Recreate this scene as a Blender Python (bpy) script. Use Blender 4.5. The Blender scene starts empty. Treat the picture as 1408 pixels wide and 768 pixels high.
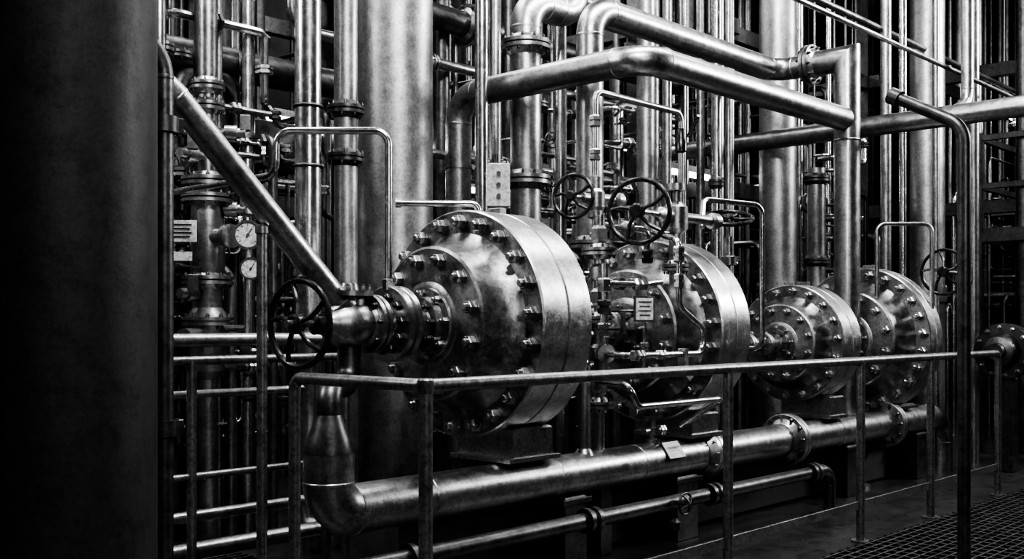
import bpy, math, random
from mathutils import Vector, Matrix
V = Vector

# ------------------------------------------------------------------ mesh builder
def basis(ax):
    z = V(ax).normalized()
    h = V((0, 0, 1)) if abs(z.z) < .9 else V((1, 0, 0))
    x = h.cross(z).normalized()
    return x, z.cross(x), z

class B:
    def __init__(s):
        s.v = []; s.f = []; s.m = []
    def rings(s, rings, mi, caps=(True, True), loop=False):
        n = len(rings[0]); b = len(s.v)
        for r in rings: s.v.extend([tuple(p) for p in r])
        k = len(rings)
        for i in range(k if loop else k - 1):
            i2 = (i + 1) % k
            for j in range(n):
                j2 = (j + 1) % n
                s.f.append((b+i*n+j, b+i*n+j2, b+i2*n+j2, b+i2*n+j)); s.m.append(mi)
        if not loop:
            if caps[0]: s.f.append(tuple(b + j for j in reversed(range(n)))); s.m.append(mi)
            if caps[1]: s.f.append(tuple(b + (k-1)*n + j for j in range(n))); s.m.append(mi)
    def lathe(s, o, ax, prof, n=32, mi=0, caps=(True, True)):
        x, y, z = basis(ax); o = V(o); R = []
        for t, r in prof:
            R.append([o + z*t + x*(r*math.cos(2*math.pi*j/n)) + y*(r*math.sin(2*math.pi*j/n)) for j in range(n)])
        s.rings(R, mi, caps)
    def cyl(s, a, b, r, n=16, mi=0, r2=None):
        a = V(a); b = V(b); L = (b-a).length
        s.lathe(a, b-a, [(0, r), (L, r if r2 is None else r2)], n, mi)
    def tube(s, pts, r, bend=.1, n=16, mi=0, weld=False, caps=(True, True), steps=8):
        P = [V(p) for p in pts]; path = [P[0]]; w = []
        for i in range(1, len(P)-1):
            a = (P[i-1]-P[i]); c = (P[i+1]-P[i]); la = a.length; lc = c.length
            a.normalize(); c.normalize()
            ang = a.angle(c)
            if ang > math.pi - .02: path.append(P[i]); continue
            d = bend/math.tan(ang/2); d = min(d, la*.49, lc*.49)
            rr = d*math.tan(ang/2)
            ctr = P[i] + (a+c).normalized()*(rr/math.sin(ang/2))
            s0 = P[i]+a*d; s1 = P[i]+c*d
            u0 = s0-ctr; u1 = s1-ctr; tot = u0.angle(u1); axx = u0.cross(u1).normalized()
            for k in range(steps+1):
                path.append(ctr + Matrix.Rotation(tot*k/steps, 3, axx) @ u0)
            w.append((s0, -a)); w.append((s1, c))
        path.append(P[-1])
        T = []
        for i in range(len(path)):
            if i == 0: t = path[1]-path[0]
            elif i == len(path)-1: t = path[-1]-path[-2]
            else: t = (path[i+1]-path[i]).normalized()+(path[i]-path[i-1]).normalized()
            T.append(t.normalized())
        x, y, z = basis(T[0]); R = []
        for i, p in enumerate(path):
            if i:
                q = T[i-1].rotation_difference(T[i]); x = q @ x; y = q @ y
            R.append([p + x*(r*math.cos(2*math.pi*j/n)) + y*(r*math.sin(2*math.pi*j/n)) for j in range(n)])
        s.rings(R, mi, caps)
        if weld:
            for p, t in w:
                s.lathe(p - t*.012, t, [(0, r*1.0), (.004, r*1.03), (.014, r*1.03), (.018, r*1.0)], n, mi)
    def box(s, c, size, mi=0, rot=0, tilt=None):
        M = Matrix.Rotation(rot, 3, 'Z')
        if tilt is not None: M = tilt
        c = V(c); hx, hy, hz = size[0]/2, size[1]/2, size[2]/2
        bv = min(hx, hy, hz)*.12
        ringsl = []
        for z, q in ((-hz, bv), (-hz+bv, 0), (hz-bv, 0), (hz, bv)):
            ringsl.append([c + M @ V((sx*(hx-q), sy*(hy-q), z)) for sx, sy in ((1, -1), (1, 1), (-1, 1), (-1, -1))])
        s.rings(ringsl, mi)
    def torus(s, c, ax, R, r, n=40, m=10, mi=0):
        x, y, z = basis(ax); c = V(c); rg = []
        for i in range(n):
            a = 2*math.pi*i/n; d = x*math.cos(a)+y*math.sin(a)
            rg.append([c + d*(R + r*math.cos(2*math.pi*j/m)) + z*(r*math.sin(2*math.pi*j/m)) for j in range(m)])
        rg = [list(reversed(q)) for q in rg]
        s.rings(rg, mi, loop=True)
    def wheel(s, c, ax, R, r, sp=5, mi=0, dish=.03, a0=.3):
        x, y, z = basis(ax); c = V(c)
        s.torus(c, ax, R, r, mi=mi)
        hb = c + z*dish
        s.lathe(hb - z*r*1.6, z, [(0, R*.2), (r*.5, R*.24), (r*2.6, R*.24), (r*3.2, R*.18)], 20, mi)
        for k in range(sp):
            a = a0 + 2*math.pi*k/sp; d = x*math.cos(a)+y*math.sin(a)
            e = (x*math.cos(a+.25)+y*math.sin(a+.25))
            s.tube([hb + d*R*.15, hb*.5 + c*.5 + (d+e*.3).normalized()*R*.55, c + e*R], r*.78, bend=R*.5, n=8, mi=mi)
    def bolt(s, c, ax, r, h, mi=0):
        s.lathe(c, ax, [(0, r*1.25), (h*.12, r*1.25), (h*.13, r), (h*.8, r), (h*.95, r*.86)], 6 if r > .006 else 5, mi)
        z = V(ax).normalized()
        s.lathe(V(c)+z*h*.9, ax, [(0, r*.55), (h*.4, r*.55), (h*.5, r*.4)], 8, mi)
    def boltring(s, c, ax, R, nb, r, h, mi=0, a0=0.1):
        x, y, z = basis(ax); c = V(c)
        for k in range(nb):
            a = a0 + 2*math.pi*k/nb
            s.bolt(c + x*R*math.cos(a) + y*R*math.sin(a), z, r, h, mi)
    def flange(s, c, ax, rp, R, t=.03, nb=8, mi=0, mb=0, n=32, gap=.008):
        z = V(ax).normalized(); c = V(c)
        for sg in (1, -1):
            zz = z*sg
            s.lathe(c + zz*gap/2, zz, [(0, R*.97), (t*.08, R), (t*.9, R), (t, R*.97), (t, rp*1.35), (t*2.2, rp*1.04)], n, mi)
            s.boltring(c + zz*(gap/2+t), zz, (R+rp*1.25)/2, nb, (R-rp)*.17, t*.7, mb)
        s.lathe(c - z*gap, z, [(0, R*.86), (gap*2, R*.86)], n, mb)
    def hexnut(s, c, ax, r, L, mi=0):
        s.lathe(c, ax, [(0, r*.8), (L*.1, r), (L*.4, r), (L*.42, r*.7), (L*.58, r*.7), (L*.6, r), (L*.9, r), (L, r*.8)], 6, mi)
    def gauge(s, c, ax, r, mdark=0, mface=1):
        x, y, z = basis(ax); c = V(c)
        s.lathe(c - z*r*.5, z, [(0, r*.85), (r*.08, r), (r*.6, r), (r*.62, r*1.08), (r*.8, r*1.08), (r*.8, r*.92), (r*.66, r*.9)], 28, mdark)
        s.lathe(c + z*r*.17, z, [(0, r*.88), (r*.02, r*.88)], 28, mface)
        for k in range(9):
            a = math.radians(-40 + 260*k/8)
            d = x*math.cos(a)+y*math.sin(a)
            s.cyl(c + z*r*.2 + d*r*.66, c + z*r*.2 + d*r*.82, r*.03, 5, mdark)
        d = x*.5+y*.85
        s.cyl(c + z*r*.24 - d*r*.2, c + z*r*.24 + d*r*.6, r*.045, 5, mdark)
        s.cyl(c + z*r*.19, c + z*r*.3, r*.12, 10, mdark)
    def done(s, name, mats, ang=32):
        me = bpy.data.meshes.new(name); me.from_pydata(s.v, [], s.f)
        for m in mats: me.materials.append(m)
        me.polygons.foreach_set('material_index', s.m)
        me.shade_smooth(); me.set_sharp_from_angle(angle=math.radians(ang)); me.update()
        o = bpy.data.objects.new(name, me); bpy.context.scene.collection.objects.link(o)
        return o

# ------------------------------------------------------------------ materials
def mat(name, lo, hi, rlo, rhi, metal=1.0, sc=3.0, bump=.15, fine=60, streak=0.0, scratch=0.0, grime=.45):
    m = bpy.data.materials.new(name); m.use_nodes = True; nt = m.node_tree; N = nt.nodes; L = nt.links
    p = N['Principled BSDF']; p.inputs['Metallic'].default_value = metal
    tc = N.new('ShaderNodeTexCoord'); mp = N.new('ShaderNodeMapping')
    mp.inputs['Scale'].default_value = (1, 1, 1 - streak)
    L.new(tc.outputs['Object'], mp.inputs['Vector'])
    def noise(s, d, r, src, dist=0):
        n = N.new('ShaderNodeTexNoise'); n.inputs['Scale'].default_value = s; n.inputs['Detail'].default_value = d
        n.inputs['Roughness'].default_value = r; n.inputs['Distortion'].default_value = dist
        L.new(src, n.inputs['Vector']); return n.outputs['Fac']
    def rng(src, a, b, c, d):
        q = N.new('ShaderNodeMapRange'); q.inputs[1].default_value = a; q.inputs[2].default_value = b; q.inputs[3].default_value = c; q.inputs[4].default_value = d
        L.new(src, q.inputs[0]); return q.outputs[0]
    def op(a, b, o='MULTIPLY'):
        q = N.new('ShaderNodeMath'); q.operation = o; L.new(a, q.inputs[0])
        L.new(b, q.inputs[1]); return q.outputs[0]
    n1 = noise(sc, 12, .72, mp.outputs[0], .3)
    base = rng(n1, .3, .7, lo, hi)
    n2 = noise(fine, 6, .7, tc.outputs['Object'])
    base = op(base, rng(n2, .3, .55, .6, 1))
    n4 = noise(sc*5, 10, .82, tc.outputs['Object'])
    base = op(base, rng(n4, .36, .52, grime, 1))
    # rust / dirt spots
    n5 = noise(sc*1.7, 14, .85, tc.outputs['Object'], .8)
    spots = rng(n5, .28, .40, .4, 1)
    base = op(base, spots)
    n3 = noise(sc*4, 10, .75, mp.outputs[0])
    rough = rng(n3, .3, .7, rlo, rhi)
    h = n2
    if scratch:
        # thin crossing scratches: ridged distorted noise stretched in two directions
        for sx in ((.25, 1, 1), (1, 1, .2)):
            m2 = N.new('ShaderNodeMapping'); m2.inputs['Scale'].default_value = sx; m2.inputs['Rotation'].default_value = (.4, .3, .5)
            L.new(tc.outputs['Object'], m2.inputs['Vector'])
            k = noise(26, 3, .5, m2.outputs[0], 1.2)
            q = N.new('ShaderNodeMath'); q.operation = 'SUBTRACT'; q.inputs[1].default_value = .5; L.new(k, q.inputs[0])
            q2 = N.new('ShaderNodeMath'); q2.operation = 'ABSOLUTE'; L.new(q.outputs[0], q2.inputs[0])
            ln = rng(q2.outputs[0], 0, .012, 1.0, 0)
            gate = rng(n4, .48, .6, 0, .3*scratch)
            ln = op(ln, gate)
            base = op(base, ln, 'ADD')
            rough = op(rough, ln, 'ADD')
    L.new(base, p.inputs['Base Color']); L.new(rough, p.inputs['Roughness'])
    bp = N.new('ShaderNodeBump'); bp.inputs['Strength'].default_value = bump; bp.inputs['Distance'].default_value = .006
    L.new(h, bp.inputs['Height']); L.new(bp.outputs[0], p.inputs['Normal'])
    return m

M_bright = mat('polished_steel', .5, .82, .17, .30, sc=4, bump=.07)
M_pipe = mat('weathered_steel', .26, .54, .26, .41, sc=3.5, bump=.12, streak=.4, scratch=.6, grime=.55)
M_pipe_bg = mat('background_steel', .17, .38, .28, .44, sc=3, bump=.05, fine=40)
M_vessel = mat('cast_vessel_steel', .20, .43, .27, .44, sc=3.5, bump=.22, fine=45, scratch=1, grime=.45)
M_rim = mat('machined_steel', .35, .63, .25, .39, sc=2.5, bump=.12, fine=80, scratch=1, grime=.6)
M_bolt = mat('bolt_steel', .34, .55, .24, .38, sc=8, bump=.08)
M_dark = mat('dark_steel', .06, .17, .3, .48, sc=4, bump=.12)
M_black = mat('black_enamel', .006, .015, .2, .36, metal=0, sc=5, bump=.05)
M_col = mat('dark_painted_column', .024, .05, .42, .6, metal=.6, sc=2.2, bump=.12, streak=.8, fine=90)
M_column = mat('steel_column', .28, .54, .32, .46, sc=2, bump=.12, streak=.6, scratch=.6, grime=.6)
M_rail = mat('painted_rail_steel', .18, .38, .27, .43, metal=.9, sc=6, bump=.16)
M_white = mat('white_enamel', .6, .8, .4, .5, metal=0, sc=6, bump=.02)
M_grey = mat('grey_enamel', .45, .6, .4, .55, metal=0, sc=6, bump=.05)
M_conc = mat('dark_concrete', .015, .04, .45, .8, metal=0, sc=2, bump=.5, fine=30)
M_floor = mat('oily_floor', .009, .03, .18, .5, metal=0, sc=1.6, bump=.35, fine=25)
M_wall = mat('dark_wall', .008, .022, .6, .9, metal=0, sc=1.2, bump=.4, fine=12)  # near-black base tone, mottled at random
M_grate = mat('grating_steel', .05, .14, .36, .55, sc=4, bump=.2)

def emis(name, s):
    m = bpy.data.materials.new(name); m.use_nodes = True; p = m.node_tree.nodes['Principled BSDF']
    p.inputs['Base Color'].default_value = (.8, .8, .8, 1)
    p.inputs['Emission Color'].default_value = (1, 1, 1, 1); p.inputs['Emission Strength'].default_value = s
    return m
M_lamp = emis('fluorescent_tube', 14)
TOP = 5.995

# ------------------------------------------------------------------ room
def slab(name, lo, hi, m):
    b = B(); c = [(lo[i]+hi[i])/2 for i in range(3)]; sz = [hi[i]-lo[i] for i in range(3)]
    b.box(c, sz); return b.done(name, [m])
slab('floor', (-2.2, -5.2, -.2), (18.2, 10.2, 0), M_floor)
slab('ceiling', (-2.2, -5.2, 6), (18.2, 10.2, 6.2), M_wall)
slab('wall_back', (-2.2, 10, 0), (18.2, 10.2, 6), M_wall)
slab('wall_right', (18, -5, 0), (18.2, 10, 6), M_wall)
slab('wall_left', (-2.2, -5, 0), (-2, 10, 6), M_wall)
slab('wall_front', (-2.2, -5.2, 0), (18.2, -5, 6), M_wall)

def grating(x0, x1, y0, y1):
    b = B(); y = y0
    while y <= y1:
        b.box(((x0+x1)/2, y, .015), (x1-x0, .010, .03)); y += .06
    x = x0
    while x <= x1:
        b.box((x, (y0+y1)/2, .014), (.012, y1-y0, .024)); x += .10
    b.done('floor_grating', [M_grate])
grating(3.0, 13, -.6, 2.80)
grating(.6, 3.3, 4.7, 7.0)

# ------------------------------------------------------------------ big columns
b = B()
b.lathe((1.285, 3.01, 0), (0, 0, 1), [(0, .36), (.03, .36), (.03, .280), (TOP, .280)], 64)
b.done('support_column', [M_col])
b = B()
b.lathe((4.55, 5.37, 0), (0, 0, 1), [(0, .33), (.04, .33), (.04, .25), (3.9, .25), (3.9, .256), (3.93, .256), (3.93, .25), (TOP, .25)], 56)
b.done('support_column', [M_column])
for (x, y, r) in ((9.0, 5.04, .174), (10.77, 4.33, .17)):
    b = B()
    b.lathe((x, y, 0), (0, 0, 1), [(0, r*1.3), (.04, r*1.3), (.04, r), (1.55, r), (1.55, r*1.12), (1.6, r*1.12), (1.6, r*1.02), (1.64, r*1.02), (1.64, r*1.12), (1.69, r*1.12), (1.69, r), (3.4, r), (3.4, r*1.02), (3.43, r*1.02), (3.43, r), (TOP, r)], 48)
    b.boltring((x, y, 1.69), (0, 0, 1), r*1.07, 16, .008, .02)
    b.done('process_riser_pipe', [M_column])

# ------------------------------------------------------------------ pressure vessels
def vessel(X, Y, z, R, nb=24, w=1.0):
    b = B(); o = (X, Y, z); s = R/.58
    pr = [(-.30, .05), (-.30, .085), (-.275, .09), (-.275, .13), (-.235, .135), (-.235, .175), (-.222, .18), (-.218, .205), (-.214, .21), (-.21, .372),
          (-.20, .385), (-.15, .390), (-.10, .40), (-.05, .42), (-.02, .445), (0, .465)]
    b.lathe(o, (1, 0, 0), [(t*s, r*s) for t, r in pr], 96, 0)
    pr = [(0, .44), (0, .572), (.008, .58), (.185*w, .58), (.19*w, .574), (.2*w, .574), (.205*w, .58), (.375*w, .58), (.385*w, .57), (.385*w, .45), (.50, .43), (.58, .36), (.62, .25), (.64, .1)]
    b.lathe(o, (1, 0, 0), [(t*s, r*s) for t, r in pr], 128, 1)
    b.lathe(o, (1, 0, 0), [(-.001, .445*s), (-.001, .568*s)], 96, 0, caps=(False, False))
    b.boltring((X-.002, Y, z), (-1, 0, 0), .520*s, nb, .0345*s, .05*s, 2)
    b.boltring((X+.385*s*w, Y, z), (1, 0, 0), .515*s, nb, .031*s, .05*s, 2)
    b.boltring((X-.208*s, Y, z), (-1, 0, 0), .322*s, 12, .034*s, .045*s, 2, a0=.25)
    b.boltring((X-.235*s, Y, z), (-1, 0, 0), .155*s, 8, .017*s, .03*s, 2)
    b.boltring((X-.273*s, Y, z), (-1, 0, 0), .108*s, 8, .014*s, .03*s, 3)
    # saddle: block under the rim resting over the manifold cradle and the plinth
    sx = X+.24*s; zb = .62; zt = z - R*.90
    b.box((sx, 3.86, (zb+zt)/2), (.30*s, .40, zt-zb), 4)
    b.box((sx, 3.86, zb+.012), (.38*s, .44, .024), 4)
    b.box((sx, 4.00, .54), (.26*s, .24, .18), 3)
    b.box((X+.29*s*w, Y, z+R), (.05, .09, .06), 1)
    return b.done('pressure_vessel', [M_vessel, M_rim, M_bolt, M_dark, M_bolt])
vessel(3.785, 3.956, 1.325, .59, 22, .95)
vessel(5.40, 3.956, 1.28, .57, 22, .85)
vessel(7.235, 3.956, 1.18, .44, 18)
vessel(8.42, 3.956, 1.195, .60, 24, .62)

b = B(); b.box((6.7, 4.06, .225), (6.8, .38, .45), 0); b.done('equipment_plinth', [M_conc])

b = B()
for (x0, x1, z, r) in ((4.42, 5.11, 1.3, .06), (6.02, 7.01, 1.18, .04)):
    b.cyl((x0, 3.956, z), (x1, 3.956, z), r, 20, 0)
    for t in (.25, .6, .85):
        xx = x0+(x1-x0)*t
        b.flange((xx, 3.956, z), (1, 0, 0), r, r*2.0, .02, 8, 1, 2)
b.done('coupling_shaft', [M_bright, M_pipe, M_dark])

# ------------------------------------------------------------------ end gate valve with handwheel + inlet
b = B(); Y = 3.956; Z = 1.325
b.cyl((3.20, Y, Z), (3.50, Y, Z), .045, 24, 0)
b.lathe((3.40, Y, Z), (1, 0, 0), [(0, .05), (0, .085), (.03, .085), (.035, .06), (.05, .06), (.05, .1), (.08, .1), (.08, .05)], 28, 0)
b.boltring((3.45, Y, Z), (-1, 0, 0), .08, 8, .011, .02, 2)
b.flange((3.335, Y, Z), (1, 0, 0), .06, .185, .036, 10, 1, 2, gap=.014)
b.flange((3.20, Y, Z), (1, 0, 0), .075, .140, .025, 8, 0, 2)
b.lathe((2.93, Y, Z), (1, 0, 0), [(0, .035), (.0, .06), (.03, .075), (.06, .10), (.12, .118), (.18, .11), (.24, .085), (.3, .075)], 32, 0)
b.lathe((3.07, Y, Z), (0, 0, 1), [(0, .08), (.11, .075), (.13, .07), (.13, .115), (.155, .115), (.155, .05), (.19, .04)], 24, 0)
b.boltring((3.07, Y, Z+.155), (0, 0, 1), .095, 8, .011, .02, 2)
b.cyl((2.72, Y, Z), (2.95, Y, Z), .017, 14, 0)
b.lathe((2.86, Y, Z), (1, 0, 0), [(0, .03), (.01, .05), (.06, .05), (.07, .03)], 20, 3)
b.wheel((2.79, Y, Z), (-1, -.12, 0), .195, .0155, 5, 3, dish=.02)
b.done('gate_valve', [M_pipe, M_rim, M_dark, M_black])

b = B()
b.tube([(3.08, Y, 1.36), (2.12, Y, 2.315), (-1.99, Y, 2.335)], .056, bend=.22, n=32, weld=True)
p = V((3.08, Y, 1.36)); q = V((2.12, Y, 2.315)); d = (q-p).normalized()
b.lathe(p + d*.06, d, [(0, .058), (0, .078), (.05, .078), (.06, .058)], 28)
b.done('inlet_pipe', [M_pipe])

b = B()
b.tube([(2.0, 3.71, 0), (2.0, 3.71, 2.40), (-1.99, 3.71, 2.44)], .036, bend=.14, n=20, weld=True)
for z in (2.05, .9):
    b.lathe((2.0, 3.71, z), (0, 0, 1), [(0, .036), (0, .055), (.06, .055), (.06, .036)], 20)
b.box((2.0, 3.71, 2.08), (.14, .05, .06)); b.box((2.0, 3.71, .93), (.14, .05, .06))
b.lathe((2.0, 3.71, 0), (0, 0, 1), [(0, .09), (.015, .09), (.015, .04)], 20)
b.done('drain_pipe', [M_dark])

b = B()
b.tube([(3.31, 3.956, 1.52), (3.31, 3.956, 2.263), (2.94, 4.36, 2.263), (2.94, 4.36, 2.05), (2.94, 5.5, 2.05), (2.94, 5.5, 0)], .018, bend=.07, n=14)
b.lathe((3.31, 3.956, 1.49), (0, 0, 1), [(0, .03), (.05, .03), (.055, .02)], 6)
b.done('sensing_line', [M_bright])
b = B()
b.tube([(3.60, 4.20, 1.955), (3.90, 3.93, 1.955), (3.90, 3.93, 1.87)], .017, bend=.05, n=14)
b.lathe((3.60, 4.20, 1.955), (-.74, .67, 0), [(0, .024), (.03, .024), (.03, .013), (.01, .012)], 14)
b.done('vent_line', [M_bright])

# ------------------------------------------------------------------ guard railing
b = B(); yr = 2.867; zt = 1.1; r = .025
b.tube([(8.49, yr, 0), (8.49, yr, zt), (2.574, yr, zt), (2.574, 3.683, zt), (2.574, 3.683, 0)], r, bend=.05, n=18)
for x in (2.574, 4.62, 6.12, 7.19):
    b.cyl((x, yr, 0), (x, yr, zt), r*1.05, 18)
    b.lathe((x, yr, 0), (0, 0, 1), [(0, .06), (.012, .06), (.012, .03)], 16)
b.lathe((8.49, yr, 0), (0, 0, 1), [(0, .06), (.012, .06), (.012, .03)], 16)
b.box(((2.574+8.49)/2, yr, .225), (8.49-2.574, .012, .05))
b.box((2.574, (yr+3.683)/2, .225), (.012, .8, .05))
b.lathe((2.574, yr, zt-.03), (0, 0, 1), [(0, .026), (.01, .031), (.05, .031), (.056, .026)], 18)
b.done('guard_railing', [M_rail])
b = B()
b.tube([(1.0, 4.54, 0), (1.0, 4.54, 1.15), (3.5, 4.54, 1.15), (3.5, 4.54, 0)], .022, bend=.05, n=14)
for x in (1.8, 2.59): b.cyl((x, 4.54, 0), (x, 4.54, 1.15), .024, 14)
b.cyl((1.0, 4.54, .6), (3.5, 4.54, .6), .018, 12)
b.done('guard_railing', [M_rail])
b = B()
b.cyl((2.593, 3.954, 0), (2.593, 3.954, 1.74), .024, 16); b.lathe((2.593, 3.954, 0), (0, 0, 1), [(0, .06), (.012, .06), (.012, .03)], 16)
b.lathe((2.593, 3.954, 1.72), (0, 0, 1), [(0, .03), (.03, .03), (.04, .01)], 16)
b.done('stanchion_post', [M_rail])

# ------------------------------------------------------------------ lower manifold
b = B(); yp = 3.75; zp = .5; rp = .112
b.tube([(2.80, yp, .76), (2.80, yp, zp), (9.6, yp, zp), (9.6, yp, 0)], rp, bend=.25, n=40, weld=True, steps=14)
b.lathe((2.80, yp, .758), (0, 0, 1), [(0, .112), (.02, .110), (.07, .095), (.13, .070), (.17, .056)], 32, 1)  # dark steel stands in for shade on this reducer and outlet leg
b.tube([(2.80, yp, .90), (2.80, yp, 1.04), (3.07, 3.956, 1.04), (3.07, 3.956, 1.26)], .055, bend=.09, n=24, mi=1)
for x, R in ((5.74, .155), (6.81, .185), (8.44, .19)):
    b.flange((x, yp, zp), (1, 0, 0), rp, R, .035, 12, 0, 1)
for x in (3.35, 4.25, 5.0, 7.5):
    b.lathe((x, yp, zp), (1, 0, 0), [(0, rp), (.004, rp*1.025), (.016, rp*1.025), (.02, rp)], 36)
b.tube([(4.55, yp, zp+.05), (4.55, yp, 1.12), (4.55, 3.93, 1.22)], .036, bend=.08, n=20)
b.lathe((4.55, yp, zp+rp-.02), (0, 0, 1), [(0, .06), (.03, .045), (.04, .037)], 20)
T = Matrix.Rotation(math.radians(-35), 3, 'X')
b.box((5.28, yp-.098, zp+.068), (.16, .006, .11), 2, tilt=T)
for i in range(3):
    b.box((5.28, yp-.1028, zp+.088-i*.022), (.12-.02*i, .004, .006), 1, tilt=T)
x = 5.2
b.lathe((x, yp, zp+rp-.01), (0, 0, 1), [(0, .045), (.03, .045), (.03, .025), (.05, .025), (.05, .042), (.10, .042), (.10, .022), (.15, .018)], 14)
b.box((x, yp, zp+rp+.15), (.17, .024, .016)); b.cyl((x-.09, yp, zp+rp+.07), (x+.10, yp, zp+rp+.07), .02, 12)
b.hexnut((x+.06, yp, zp+rp+.07), (1, 0, 0), .032, .05)
for x, w in ((5.45, .22), (4.38, .18), (7.7, .2), (9.0, .2)):
    b.box((x, yp, (zp-rp)/2), (w, .17, zp-rp+.01), 1); b.box((x, yp, zp-rp-.02), (w+.06, .2, .03), 1)
b.done('manifold_pipe', [M_pipe, M_dark, M_white])
b = B()
b.tube([(1.2, 3.46, .0), (1.2, 3.46, .31), (6.9, 3.46, .31), (6.9, 3.46, 0)], .042, bend=.12, n=24, weld=True)
for x in (3.0, 4.2, 5.35, 6.6):
    b.lathe((x, 3.46, .31), (1, 0, 0), [(0, .042), (0, .065), (.03, .065), (.035, .05), (.06, .05), (.065, .065), (.095, .065), (.095, .042)], 20)
b.cyl((5.0, 3.46, .31), (5.0, 3.46, .18), .02, 10); b.lathe((5.0, 3.46, .14), (0, 0, 1), [(0, .02), (.02, .045), (.06, .045), (.08, .02)], 12)
b.wheel((5.0, 3.38, .31), (0, -1, 0), .06, .007, 4); b.cyl((5.0, 3.38, .31), (5.0, 3.46, .31), .01, 8)
b.done('condensate_pipe', [M_dark])
b = B()
b.tube([(.8, 5.0, .14), (4.2, 5.0, .14), (4.2, 5.0, 0)], .045, bend=.1, n=16); b.tube([(.8, 4.85, .0), (.8, 4.85, .35), (3.6, 4.85, .35), (3.6, 4.85, 0)], .03, bend=.1, n=12)
b.box((1.2, 5, .05), (.1, .1, .1)); b.box((2.6, 5, .05), (.1, .1, .1))
b.done('floor_drain_pipes', [M_pipe])

# ------------------------------------------------------------------ overhead loops
b = B()
b.tube([(5.31, 5.56, 0), (5.31, 5.56, 2.976), (5.31, 3.9, 2.976), (8.0, 3.9, 2.976)], .094, bend=.2, n=36, weld=True, steps=14)
b.lathe((5.31, 5.56, 2.45), (0, 0, 1), [(0, .094), (0, .105), (.02, .105), (.02, .094)], 32)
b.done('overhead_pipe_loop', [M_pipe])
b = B()
r = .103; c0 = V((8.08, 3.9, 0)); n = 40; R3 = [[], [], []]
for j in range(n):
    ca, sa = r*math.cos(2*math.pi*j/n), r*math.sin(2*math.pi*j/n)
    R3[0].append(c0 + V((ca, sa, 0))); R3[1].append(c0 + V((ca, sa, 3.477 - sa))); R3[2].append(c0 + V((ca, .32, 3.477 - sa)))
b.rings(R3, 0)
b.lathe((8.08, 3.9, 0), (0, 0, 1), [(0, .18), (.03, .18), (.03, .1)], 32)
b.tube([(8.08, 4.20, 3.477), (8.08, 4.54, 3.477), (5.57, 4.54, 3.477), (5.57, 4.54, 1.80)], .093, bend=.2, n=36, weld=True, steps=14)
b.lathe((8.08, 3.9, 2.80), (0, 0, 1), [(0, .103), (.01, .108), (.02, .103)], 36)
b.flange((8.08, 4.22, 3.477), (0, 1, 0), .093, .165, .03, 10, 0, 1)
b.flange((5.57, 4.54, 1.86), (0, 0, 1), .093, .15, .025, 10, 0, 1)
b.lathe((5.57, 4.54, 1.80), (0, 0, -1), [(0, .09), (.06, .05), (.10, .045)], 24)
b.done('overhead_pipe_loop', [M_pipe, M_dark])
b = B()
b.tube([(5.60, 5.16, 0), (5.60, 5.16, 3.66), (6.15, 5.16, 3.66), (6.15, 5.16, TOP)], .113, bend=.2, n=36, weld=True)
for z in (3.33, 2.36): b.flange((5.60, 5.16, z), (0, 0, 1), .113, .18, .03, 12, 0, 1)
b.done('process_pipe', [M_pipe, M_dark])
b = B()
for y, z, r, x0, x1 in ((6.08, 3.72, .10, 4.6, 9.0), (6.05, 3.35, .04, 4.2, 8.9), (5.95, 2.62, .035, 4.9, 8.8), (5.75, 3.95, .05, 6.4, 10.5), (5.9, 4.15, .06, 3.4, 9.2)):
    b.tube([(x0, y, TOP), (x0, y, z), (x1, y, z), (x1, y, TOP)], r, bend=.15, n=20, mi=1 if r > .09 else 0)
    b.flange((x0+1.3, y, z), (1, 0, 0), r, r*1.7, .02, 8, 0, 1)
b.done('overhead_pipe_bundle', [M_pipe, M_dark])

b = B()
b.tube([(8.7, 6.2, 0), (8.7, 6.2, 3.02), (8.7, -4.99, 3.02)], .085, bend=.16, n=32, weld=True)
b.tube([(9.21, 3.36, TOP), (9.21, 3.36, 3.2), (8.70, 3.36, 3.02)], .05, bend=.18, n=20, weld=True)
b.done('header_pipe', [M_pipe])
b = B()
b.tube([(4.594, 1.69, 0), (4.594, 1.69, 2.17), (4.594, 2.0, 2.34)], .027, bend=.12, n=20)
b.lathe((4.594, 1.97, 2.324), (0, .31, .17), [(0, .027), (0, .037), (.05, .037), (.05, .030), (.01, .028)], 20)
b.lathe((4.594, 1.69, 0), (0, 0, 1), [(0, .08), (.012, .08), (.012, .033)], 20)
b.done('vent_stack_pipe', [M_dark])
b = B()
b.tube([(-1.99, 6.0, 3.0), (4.9, 6.0, 3.0), (4.9, 6.0, TOP)], .105, bend=.2, n=32)
b.done('header_pipe', [M_dark])
b = B(); b.cyl((3, 3.5, 3.52), (17.99, 3.5, 3.52), .02, 12); b.cyl((8, 4.3, 4.1), (17.99, 4.3, 4.1), .03, 12)
b.done('conduit_line', [M_pipe])

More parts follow.
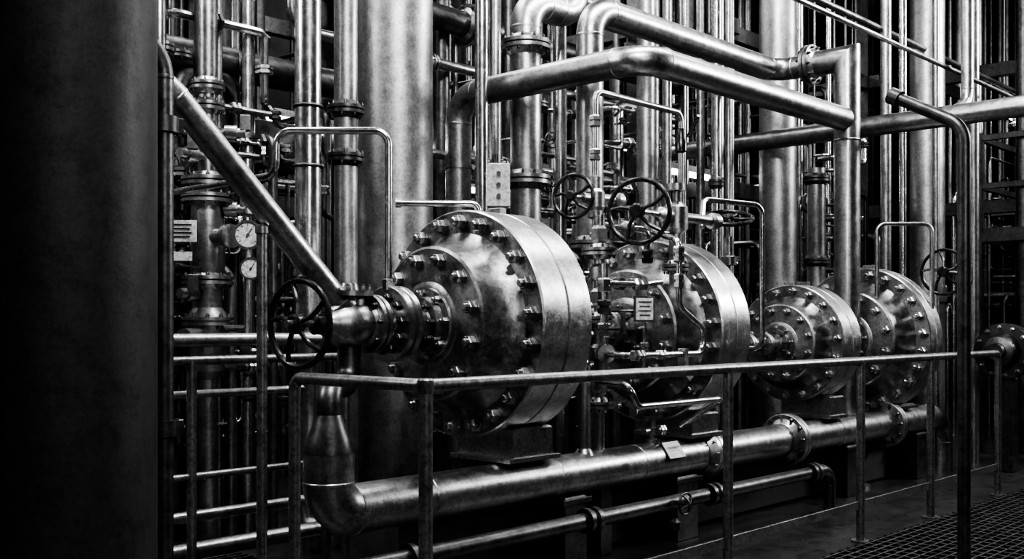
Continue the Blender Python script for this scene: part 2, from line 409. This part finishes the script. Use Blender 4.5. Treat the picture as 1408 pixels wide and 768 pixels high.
# ------------------------------------------------------------------ individual vertical pipes
def riser(x, y, r, z0=0, z1=TOP, fl=(), m=None, n=24):
    b = B(); b.cyl((x, y, z0), (x, y, z1), r, n, 0)
    for z in fl: b.flange((x, y, z), (0, 0, 1), r, r*1.55, .022, 8, 1, 1)
    b.done('vertical_pipe', [m or M_pipe, M_dark])
riser(3.68, 5.13, .078, m=M_bright)
riser(3.956, 5.13, .072, fl=(2.62, 2.33, 1.2), m=M_column)
b = B()
for z in (2.6, 2.25, 1.6): b.torus((3.68, 5.13, z), (0, 0, 1), .082, .01)
b.done('pipe_clamp', [M_dark])
riser(5.09, 5.10, .046, m=M_bright); riser(5.76, 5.62, .045)
riser(6.29, 5.43, .055, m=M_bright); riser(6.77, 4.95, .072, m=M_column); riser(6.79, 4.76, .036)
riser(7.57, 4.81, .043, fl=(2.5,), m=M_bright); riser(7.84, 4.86, .028); riser(8.1, 5.0, .03); riser(8.3, 5.25, .05)
riser(8.95, 4.62, .08, 0, 2.75, fl=(2.65, 1.9)); riser(9.44, 4.02, .033, m=M_bright); riser(9.6, 4.25, .05)
riser(9.9, 3.9, .03); riser(10.3, 3.7, .05); riser(10.9, 3.3, .03, m=M_dark); riser(11.4, 3.6, .07, m=M_dark)
riser(11.2, 2.95, .03, m=M_dark)

# ------------------------------------------------------------------ left valve tree with gauges
b = B(); x, y = 3.274, 5.56
b.cyl((x, y, 0), (x, y, TOP), .055, 24, 0)
b.lathe((x, y, 1.0), (0, 0, 1), [(0, .06), (.05, .11), (.2, .11), (.3, .13), (.36, .13), (.42, .085), (.55, .085), (.58, .1), (.9, .1), (1.05, .09), (1.15, .06)], 28, 0)
for z in (2.16, 2.06, 1.58, 1.34): b.flange((x, y, z), (0, 0, 1), .085, .15, .022, 10, 0, 2)
for z in (2.72, 2.6): b.flange((x, y, z), (0, 0, 1), .06, .1, .02, 8, 0, 2)
b.lathe((x, y-.03, 1.83), (.1, -1, 0), [(0, .05), (.16, .05), (.16, .07), (.2, .07)], 16, 0)
b.gauge((3.33, 5.22, 1.83), (-.55, -.83, 0), .078, 2, 1)
b.gauge((3.35, 5.22, 1.64), (-.55, -.83, 0), .06, 2, 1)
b.cyl((3.34, 5.25, 1.2), (3.34, 5.25, 1.8), .012, 10, 0); b.cyl((3.34, 5.25, 1.3), (x, y, 1.3), .02, 10, 0)
b.cyl((3.0, 5.35, 1.25), (3.5, 5.7, 1.25), .05, 16, 0)
b.box((2.98, 5.36, 1.84), (.19, .01, .12), 1, rot=-.7); b.box((2.98, 5.36, 1.70), (.14, .01, .05), 1, rot=-.7)
for i in range(4): b.box((2.974, 5.352, 1.875-i*.022), (.14-.02*(i % 2), .004, .007), 2, rot=-.7)
b.cyl((2.98, 5.37, 1.65), (x, y, 1.65), .008, 6, 2)
for z, sgn in ((2.45, 1), (2.3, -1), (2.0, 1), (1.5, -1), (1.1, 1)):
    b.lathe((x, y, z), (.75*sgn, -.66*sgn*.3-.4, 0), [(.04, .025), (.1, .025), (.1, .045), (.17, .045), (.17, .03), (.22, .03)], 14, 0)
    b.box((x+.17*sgn, y-.13, z+.06), (.06, .06, .09), 2, rot=-.5)
b.done('valve_tree', [M_pipe, M_white, M_dark])
b = B()
b.tube([(1.5, 4.95, 0), (1.5, 4.95, 1.24), (3.66, 5.0, 1.24)], .036, bend=.1, n=18); b.cyl((1.2, 5.1, .95), (3.9, 5.1, .95), .022, 12)
b.tube([(1.2, 5.1, .95), (1.2, 5.1, 0)], .022, n=12)
b.done('branch_pipe', [M_pipe])

# ------------------------------------------------------------------ control valves cluster
b = B(); cx, cy = 4.75, 3.80
b.cyl((cx, cy, .45), (cx, cy, 1.95), .032, 18, 0)
b.box((cx, cy, .225), (.1, .1, .45), 2)
b.flange((cx, cy, 1.74), (0, 0, 1), .05, .105, .018, 8, 0, 2)
b.flange((cx, cy, 1.35), (0, 0, 1), .04, .085, .018, 8, 0, 2)
b.flange((cx, cy, .86), (0, 0, 1), .04, .08, .018, 8, 0, 2)
for z, r in ((1.84, .05), (1.62, .055), (1.48, .05), (1.16, .06), (.98, .045)):
    b.lathe((cx, cy, z-.05), (0, 0, 1), [(0, .034), (.015, r), (.08, r), (.1, .034)], 6 if r == .05 else 20, 0)
b.cyl((cx-.13, cy-.14, 1.16), (cx-.13, cy-.14, 1.66), .022, 14, 1)
b.cyl((cx-.13, cy-.14, 1.64), (cx, cy, 1.64), .022, 12, 1)
for z in (1.25, 1.38, 1.5): b.hexnut((cx-.13, cy-.14, z), (0, 0, 1), .042, .08, 1 if z != 1.38 else 2)
b.lathe((cx-.16, cy-.18, 1.16), (.75, .66, 0), [(0, .025), (0, .05), (.04, .05), (.04, .03), (.1, .03), (.1, .055), (.15, .055), (.2, .03)], 16, 0)
b.lathe((cx-.02, cy-.18, 1.55), (.1, 1, 0), [(0, .02), (0, .035), (.05, .035), (.05, .02), (.1, .02), (.1, .03), (.18, .03)], 12, 1)
b.tube([(cx-.13, cy-.14, 1.55), (cx+.12, cy-.22, 1.55), (cx+.32, cy-.2, 1.57)], .018, mi=1, n=12)
b.hexnut((cx+.06, cy-.20, 1.55), (1, -.25, 0), .036, .09, 1)
b.cyl((cx-.13, cy-.26, 1.30), (cx-.13, cy-.1, 1.30), .012, 8, 2); b.box((cx-.13, cy-.27, 1.33), (.02, .02, .12), 2)
# upper branch: small globe valve, capped tees
b.tube([(cx, cy, 1.88), (cx+.3, cy-.12, 1.88), (cx+.3, cy-.12, 1.72)], .02, bend=.05, mi=1, n=12)
b.lathe((cx+.13, cy-.05, 1.88), (1, -.4, 0), [(0, .022), (.02, .045), (.07, .045), (.09, .022)], 14, 0)
b.cyl((cx+.17, cy-.07, 1.88), (cx+.17, cy-.07, 2.0), .012, 10, 1); b.wheel((cx+.17, cy-.07, 2.0), (0, 0, 1), .05, .007, 4, 2, dish=0)
b.hexnut((cx+.3, cy-.12, 1.68), (0, 0, 1), .036, .08, 2)
b.tube([(cx, cy, 1.05), (cx+.16, cy-.2, 1.05), (cx+.16, cy-.2, 1.3)], .014, bend=.04, mi=1, n=10)
b.hexnut((cx+.16, cy-.2, 1.15), (0, 0, 1), .028, .07, 0)
b.box((cx+.13, cy-.22, 1.41), (.12, .012, .145), 2, rot=-.64)
b.box((cx+.126, cy-.227, 1.41), (.10, .006, .125), 3, rot=-.64)
for i in range(4): b.box((cx+.123, cy-.2315, 1.45-i*.025), (.075-.012*(i % 2), .003, .006), 4, rot=-.64)
b.cyl((cx+.13, cy-.2, 1.40), (cx, cy, 1.40), .01, 8, 2)
b.done('control_valve_manifold', [M_pipe, M_bright, M_dark, M_white, M_dark])

b = B()
b.tube([(4.72, 3.78, 1.16), (4.33, 3.3, 1.16), (5.06, 3.3, 1.16), (5.06, 3.3, 1.30), (4.82, 3.3, 1.42), (4.82, 3.3, 1.78), (4.98, 3.6, 1.86), (5.25, 3.62, 1.86)], .0175, bend=.07, n=14)
b.hexnut((4.82, 3.3, 1.52), (0, 0, 1), .03, .08); b.hexnut((4.82, 3.3, 1.66), (0, 0, 1), .034, .09)
b.hexnut((4.40, 3.3, 1.16), (1, 0, 0), .032, .09); b.hexnut((4.62, 3.3, 1.16), (1, 0, 0), .028, .06)
b.box((4.86, 3.3, 1.14), (.03, .05, .1))
b.done('impulse_tube', [M_bright])
b = B()
b.tube([(4.72, 3.8, 1.0), (4.5, 3.4, 1.0), (4.58, 3.4, .88), (5.42, 3.4, .88), (5.42, 3.7, .70)], .018, bend=.06, n=14)
b.done('impulse_tube', [M_bright])
b = B()
b.tube([(4.92, 3.97, 1.3), (4.92, 3.97, 2.715), (5.82, 3.97, 2.715), (5.82, 3.97, 1.8)], .02, bend=.06, n=14)
b.lathe((4.92, 3.97, 1.95), (0, 0, 1), [(0, .02), (.01, .045), (.05, .045), (.07, .06), (.16, .06), (.18, .045), (.25, .045), (.26, .02)], 16)
for z in (1.8, 2.3, 2.5): b.hexnut((4.92, 3.97, z), (0, 0, 1), .036, .07)
b.lathe((5.82, 3.97, 2.45), (0, 0, 1), [(0, .02), (.01, .04), (.08, .04), (.1, .028), (.16, .028)], 12, 1)
b.cyl((5.80, 3.9, 2.55), (5.74, 3.78, 2.66), .012, 8, 1)
b.lathe((4.70, 3.97, 2.07), (1, 0, 0), [(0, .012), (.1, .012), (.1, .03), (.22, .03)], 14)
b.wheel((4.72, 3.97, 2.07), (-1, -.25, 0), .125, .012, 5, 1)
b.lathe((4.90, 3.97, 2.08), (1, 0, 0), [(0, .04), (.06, .045), (.08, .03), (.2, .03), (.21, .05), (.26, .05), (.27, .02)], 14)
b.done('isolation_valve', [M_pipe, M_black])
b = B()
b.cyl((5.25, 3.62, 1.56), (5.25, 3.62, 2.12), .04, 18, 0)
b.flange((5.25, 3.62, 1.66), (0, 0, 1), .04, .08, .018, 8, 0, 2)
b.lathe((5.25, 3.62, 1.86), (0, 0, 1), [(0, .04), (.03, .075), (.16, .075), (.19, .04), (.25, .04), (.26, .06), (.3, .06)], 18, 0)
b.cyl((4.82, 3.60, 1.966), (5.72, 3.63, 1.966), .016, 12, 0)
b.lathe((5.06, 3.61, 1.966), (1, 0, 0), [(0, .02), (.02, .045), (.1, .045), (.13, .03), (.55, .03), (.56, .05), (.62, .05), (.63, .03)], 16, 0)
b.wheel((4.86, 3.60, 1.966), (-1, -.3, 0), .182, .0145, 5, 1)
b.done('isolation_valve', [M_pipe, M_black, M_dark])
b = B()
b.cyl((5.84, 3.62, 1.65), (5.84, 3.62, 2.0), .014, 12, 0)
b.lathe((5.84, 3.62, 1.70), (0, 0, 1), [(0, .05), (.05, .05), (.06, .035), (.18, .03)], 16, 0)
b.wheel((5.84, 3.62, 2.0), (-.28, -.22, .9), .15, .014, 5, 1, dish=.0)
b.done('isolation_valve', [M_pipe, M_black])
b = B()
b.cyl((9.55, 3.52, 0), (9.55, 3.52, 1.9), .04, 18, 0)
b.lathe((9.55, 3.52, 1.66), (0, 0, 1), [(0, .04), (.03, .08), (.18, .08), (.21, .04)], 18, 0)
b.cyl((9.1, 3.52, 1.77), (9.55, 3.52, 1.77), .018, 12, 0)
b.wheel((9.12, 3.52, 1.77), (-1, -.1, 0), .19, .014, 5, 1)
b.done('isolation_valve', [M_pipe, M_black])
b = B()
b.tube([(5.62, 3.68, 1.93), (5.80, 3.78, 2.13), (6.22, 3.6, 2.11), (6.22, 3.6, 1.16), (6.22, 3.95, 1.16)], .019, bend=.07, n=14)
b.done('balance_line', [M_bright])
b = B()
b.tube([(8.3, 3.75, 1.45), (8.3, 3.75, 2.14), (8.6, 3.42, 2.14), (8.6, 3.42, 1.45)], .017, bend=.07, n=14)
b.done('balance_line', [M_pipe])
b = B()
b.lathe((9.85, 3.29, 1.08), (1, 0, 0), [(-.2, .03), (-.2, .07), (-.14, .08), (-.12, .13), (-.02, .15), (0, .16), (0, .25), (.05, .25), (.05, .2), (.08, .2), (.08, .25), (.13, .25), (.13, .12), (.4, .1)], 40, 0)
b.boltring((9.85, 3.29, 1.08), (-1, 0, 0), .215, 12, .018, .03, 1)
b.box((9.95, 3.29, .42), (.16, .16, .84), 0)
b.cyl((10.2, 3.29, 1.08), (13, 3.29, 1.08), .1, 20, 0); b.cyl((13, 3.29, 0), (13, 3.29, 1.2), .1, 20, 0)
b.done('check_valve', [M_dark, M_pipe])
b = B()
b.cyl((4.80, 4.68, 0), (4.80, 4.68, 2.4), .022, 12, 1)
b.box((4.74, 4.60, 2.19), (.14, .09, .27), 0, rot=-.75)
for z in (2.26, 2.19, 2.12): b.lathe((4.74-.035, 4.60-.036, z), (-.69, -.73, 0), [(0, .014), (.014, .014)], 12, 1)
b.box((4.80, 4.68, .01), (.12, .12, .02), 1)
b.done('junction_box', [M_grey, M_dark])
b = B()
for x in (11.3, 12.6):
    for y in (2.6, 4.0):
        b.box((x, y, 1.65), (.07, .07, 3.3))
for z in (2.24, 2.75, 3.25):
    for y in (2.6, 4.0): b.box((11.95, y, z), (1.3, .05, .06 if z > 2.3 else .14))
    for x in (11.3, 12.6): b.box((x, 3.3, z), (.05, 1.4, .06 if z > 2.3 else .14))
for i in range(16): b.box((11.95, 2.65+i*.09, 2.3), (1.3, .02, .03))
b.done('access_platform', [M_dark])

# ------------------------------------------------------------------ background racks
def rack(name, x0, x1, y0, y1, nv, nh, seed, posts=True, nd=0):
    R = random.Random(seed); b = B()
    def mi(): return R.choice((0, 0, 1, 2, 2))
    for i in range(nv):
        x = R.uniform(x0, x1); y = R.uniform(y0, y1); r = R.choice((.012, .015, .02, .02, .025, .03, .04, .05, .07))
        m = mi(); top = R.choice((TOP, TOP, R.uniform(1.5, 3.5)))
        if top < 5:
            dx = R.choice((-1, 1))*R.uniform(.3, .9); dx = dx if x0 < x+dx < x1 else -dx
            b.tube([(x, y, 0), (x, y, top), (x+dx, y, top), (x+dx, y, 0)], r, bend=r*2.5+.02, n=12, mi=m)
        else: b.cyl((x, y, 0), (x, y, TOP), r, 14, m)
        for k in range(R.randint(0, 3)):
            z = R.uniform(.4, 4)
            if r >= .03: b.flange((x, y, z), (0, 0, 1), r, r*1.7, .018, 6, mi(), 2, n=16)
            else: b.lathe((x, y, z), (0, 0, 1), [(0, r), (.02, r*2.4), (.1, r*2.4), (.13, r)], 10, mi())
        if R.random() < .4:
            z = R.uniform(.8, 2.6)
            b.lathe((x, y, z-.1), (0, 0, 1), [(0, r), (.03, r+.05), (.09, r+.06), (.16, r+.05), (.2, r)], 14, m)
            b.cyl((x, y, z), (x-.15, y-.15, z), .012, 8, 2)
            if R.random() < .6: b.wheel((x-.15, y-.15, z), (-1, -1, 0), .09, .009, 4, 2)
            else: b.gauge((x-.15, y-.15, z), (-.7, -.75, 0), .06, 2, 3)
        if R.random() < .3:
            z = R.uniform(.9, 2.8); b.box((x-.03, y-r-.04, z), (R.uniform(.06, .16), .06, R.uniform(.08, .2)), R.choice((1, 3, 2)), rot=R.choice((0, -.8)))
    for i in range(nh):
        r = R.choice((.015, .02, .03, .04, .06)); z = R.choice((R.uniform(.2, 2.4), R.uniform(2, 4.2)))
        if R.random() < .5:
            y = R.uniform(y0, y1); b.tube([(x0, y, 0), (x0, y, z), (x1, y, z), (x1, y, TOP)], r, bend=.1, n=12, mi=mi())
            for k in range(2): b.flange((R.uniform(x0+.2, x1-.2), y, z), (1, 0, 0), r, r*1.7+.01, .018, 6, 2, 2, n=14)
        else:
            x = R.uniform(x0, x1); b.tube([(x, y0, 0), (x, y0, z), (x, y1, z), (x, y1, TOP)], r, bend=.1, n=12, mi=mi())
    for i in range(nd):
        x = R.uniform(x0, x1-.5); y = R.uniform(y0, y1-.3); z = R.uniform(.7, 3.2); r = R.choice((.01, .014, .02, .028))
        L = R.uniform(.25, .7); h = R.uniform(-.5, .5); dy = R.uniform(.1, .3)
        b.tube([(x, y+dy, z), (x, y, z), (x+L, y, z), (x+L, y, z+h), (x+L+.2, y+dy, z+h)], r, bend=.05, n=10, mi=R.choice((0, 1)))
        b.hexnut((x+L*.4, y, z), (1, 0, 0), r*2, .07, R.choice((0, 1, 2)))
        b.hexnut((x+L, y, z+h*.6), (0, 0, 1), r*2, .06, R.choice((0, 1, 2)))
        if i % 3 == 0: b.wheel((x+L*.5, y-.08, z), (-.3, -1, 0), .06, .007, 4, 2); b.cyl((x+L*.5, y-.08, z), (x+L*.5, y, z), .01, 8, 2)
    if posts:
        for xx in (x0, (x0+x1)/2, x1):
            for yy in (y0+.2, y1):
                b.box((xx, yy, TOP/2), (.14, .012, TOP), 2); b.box((xx-.07, yy, TOP/2), (.012, .14, TOP), 2); b.box((xx+.07, yy, TOP/2), (.012, .14, TOP), 2)
        for z in (2.7, 4.3):
            for yy in (y0+.2, y1): b.box(((x0+x1)/2, yy, z), (x1-x0, .1, .16), 2)
            for xx in (x0, x1): b.box((xx, (y0+y1)/2, z), (.1, y1-y0, .16), 2)
    b.done(name, [M_pipe_bg, M_bright, M_dark, M_white])
rack('background_pipe_rack', 1.6, 4.8, 6.3, 8.4, 20, 14, 3, nd=30)
rack('background_pipe_rack', 5.3, 8.6, 6.2, 9.0, 26, 22, 5, nd=50)
rack('background_pipe_rack', 9.2, 12.5, 5.6, 9.2, 28, 22, 11, nd=40)
rack('background_pipe_rack', 12.9, 16.8, 1.6, 5.2, 40, 24, 21, nd=40)
rack('background_pipe_rack', 2.2, 4.2, 5.75, 6.2, 9, 5, 31, posts=False, nd=36)
rack('background_pipe_rack', 5.9, 8.5, 5.5, 6.0, 9, 7, 37, posts=False, nd=44)
rack('background_pipe_rack', 9.4, 10.6, 4.7, 5.4, 6, 4, 41, posts=False, nd=14)

# ------------------------------------------------------------------ lamps
def fixture(x, y, z, L=1.5, ax='x'):
    b = B(); sz = (L, .16, .06) if ax == 'x' else (.16, L, .06)
    b.box((x, y, z+.05), sz, 0)
    d = V((L/2-.05, 0, 0)) if ax == 'x' else V((0, L/2-.05, 0))
    for o in (-.04, .04):
        q = V((0, o, 0)) if ax == 'x' else V((o, 0, 0))
        c = V((x, y, z)); b.cyl(c-d+q, c+d+q, .016, 10, 1)
    for e in (-.4, .4):
        q = d*e/.5*.8; b.cyl(V((x, y, z+.07))+q, V((x, y, TOP))+q, .006, 6, 0)
    b.done('fluorescent_lamp', [M_grey, M_lamp])
for p in ((5.4, 8.2, 3.2), (7.6, 9.4, 2.9), (3.6, 7.6, 2.6), (10.5, 7.6, 3.4), (6.6, 7.2, 2.6), (14, 4.5, 3.9), (2.6, 9.2, 2.4), (5.3, 6.4, 2.75), (9.3, 6.3, 2.9)):
    fixture(*p)

def area(name, loc, tgt, sx, sy, e):
    l = bpy.data.lights.new(name, 'AREA'); l.shape = 'RECTANGLE'; l.size = sx; l.size_y = sy; l.energy = e
    o = bpy.data.objects.new(name, l); bpy.context.scene.collection.objects.link(o)
    o.location = loc; o.rotation_euler = (V(tgt)-V(loc)).to_track_quat('-Z', 'Y').to_euler()
area('overhead_key', (2.2, 1.2, 5.8), (4.6, 4.2, 1.4), 2.0, 1.0, 350)  # added overhead key light, the ceiling has no skylight
area('overhead_strip', (6.5, 3.2, 5.8), (6.6, 3.8, 0), 5.0, .6, 330)  # added strip light for highlights along pipe tops, no roof opening
area('rim_light_right', (14.0, -1.5, 5.4), (7, 4.2, 1.6), 2.0, 1.4, 640)  # added area light for the vessel rims, no window there
area('face_fill_left', (-1.2, 6.6, 5.2), (3.9, 4.1, 1.5), 1.0, 1.2, 180)  # added fill for the vessel front faces, no window in the wall
area('camera_fill', (.4, -3.2, 3.6), (3.5, 4, .8), 1.6, 1.0, 80)  # added dim fill from behind the camera, no doorway there
area('rack_light', (6.0, 7.2, 5.8), (6.5, 6.6, 0), 6, 1.0, 270)
area('rack_light_left', (2.6, 5.6, 5.6), (3.2, 6.4, 1.2), 1.5, .6, 130)
area('rack_light_right', (11.5, 1.5, 5.8), (10.8, 4.6, 2.5), 3, .8, 130)  # added to brighten the right-hand background

w = bpy.data.worlds.new('World'); bpy.context.scene.world = w; w.use_nodes = True
w.node_tree.nodes['Background'].inputs[0].default_value = (.5, .5, .5, 1); w.node_tree.nodes['Background'].inputs[1].default_value = .02

cam = bpy.data.cameras.new('Camera'); co = bpy.data.objects.new('Camera', cam); bpy.context.scene.collection.objects.link(co)
co.location = (0, 0, 1.325); co.rotation_euler = (math.radians(90), 0, math.radians(43.4-90))
cam.sensor_width = 36; cam.lens = 37.07; cam.shift_y = 61/1408; cam.clip_start = .05
bpy.context.scene.camera = co
try:
    vs = bpy.context.scene.view_settings; vs.view_transform = 'AgX'; vs.look = 'AgX - High Contrast'
except Exception as e: print(e)
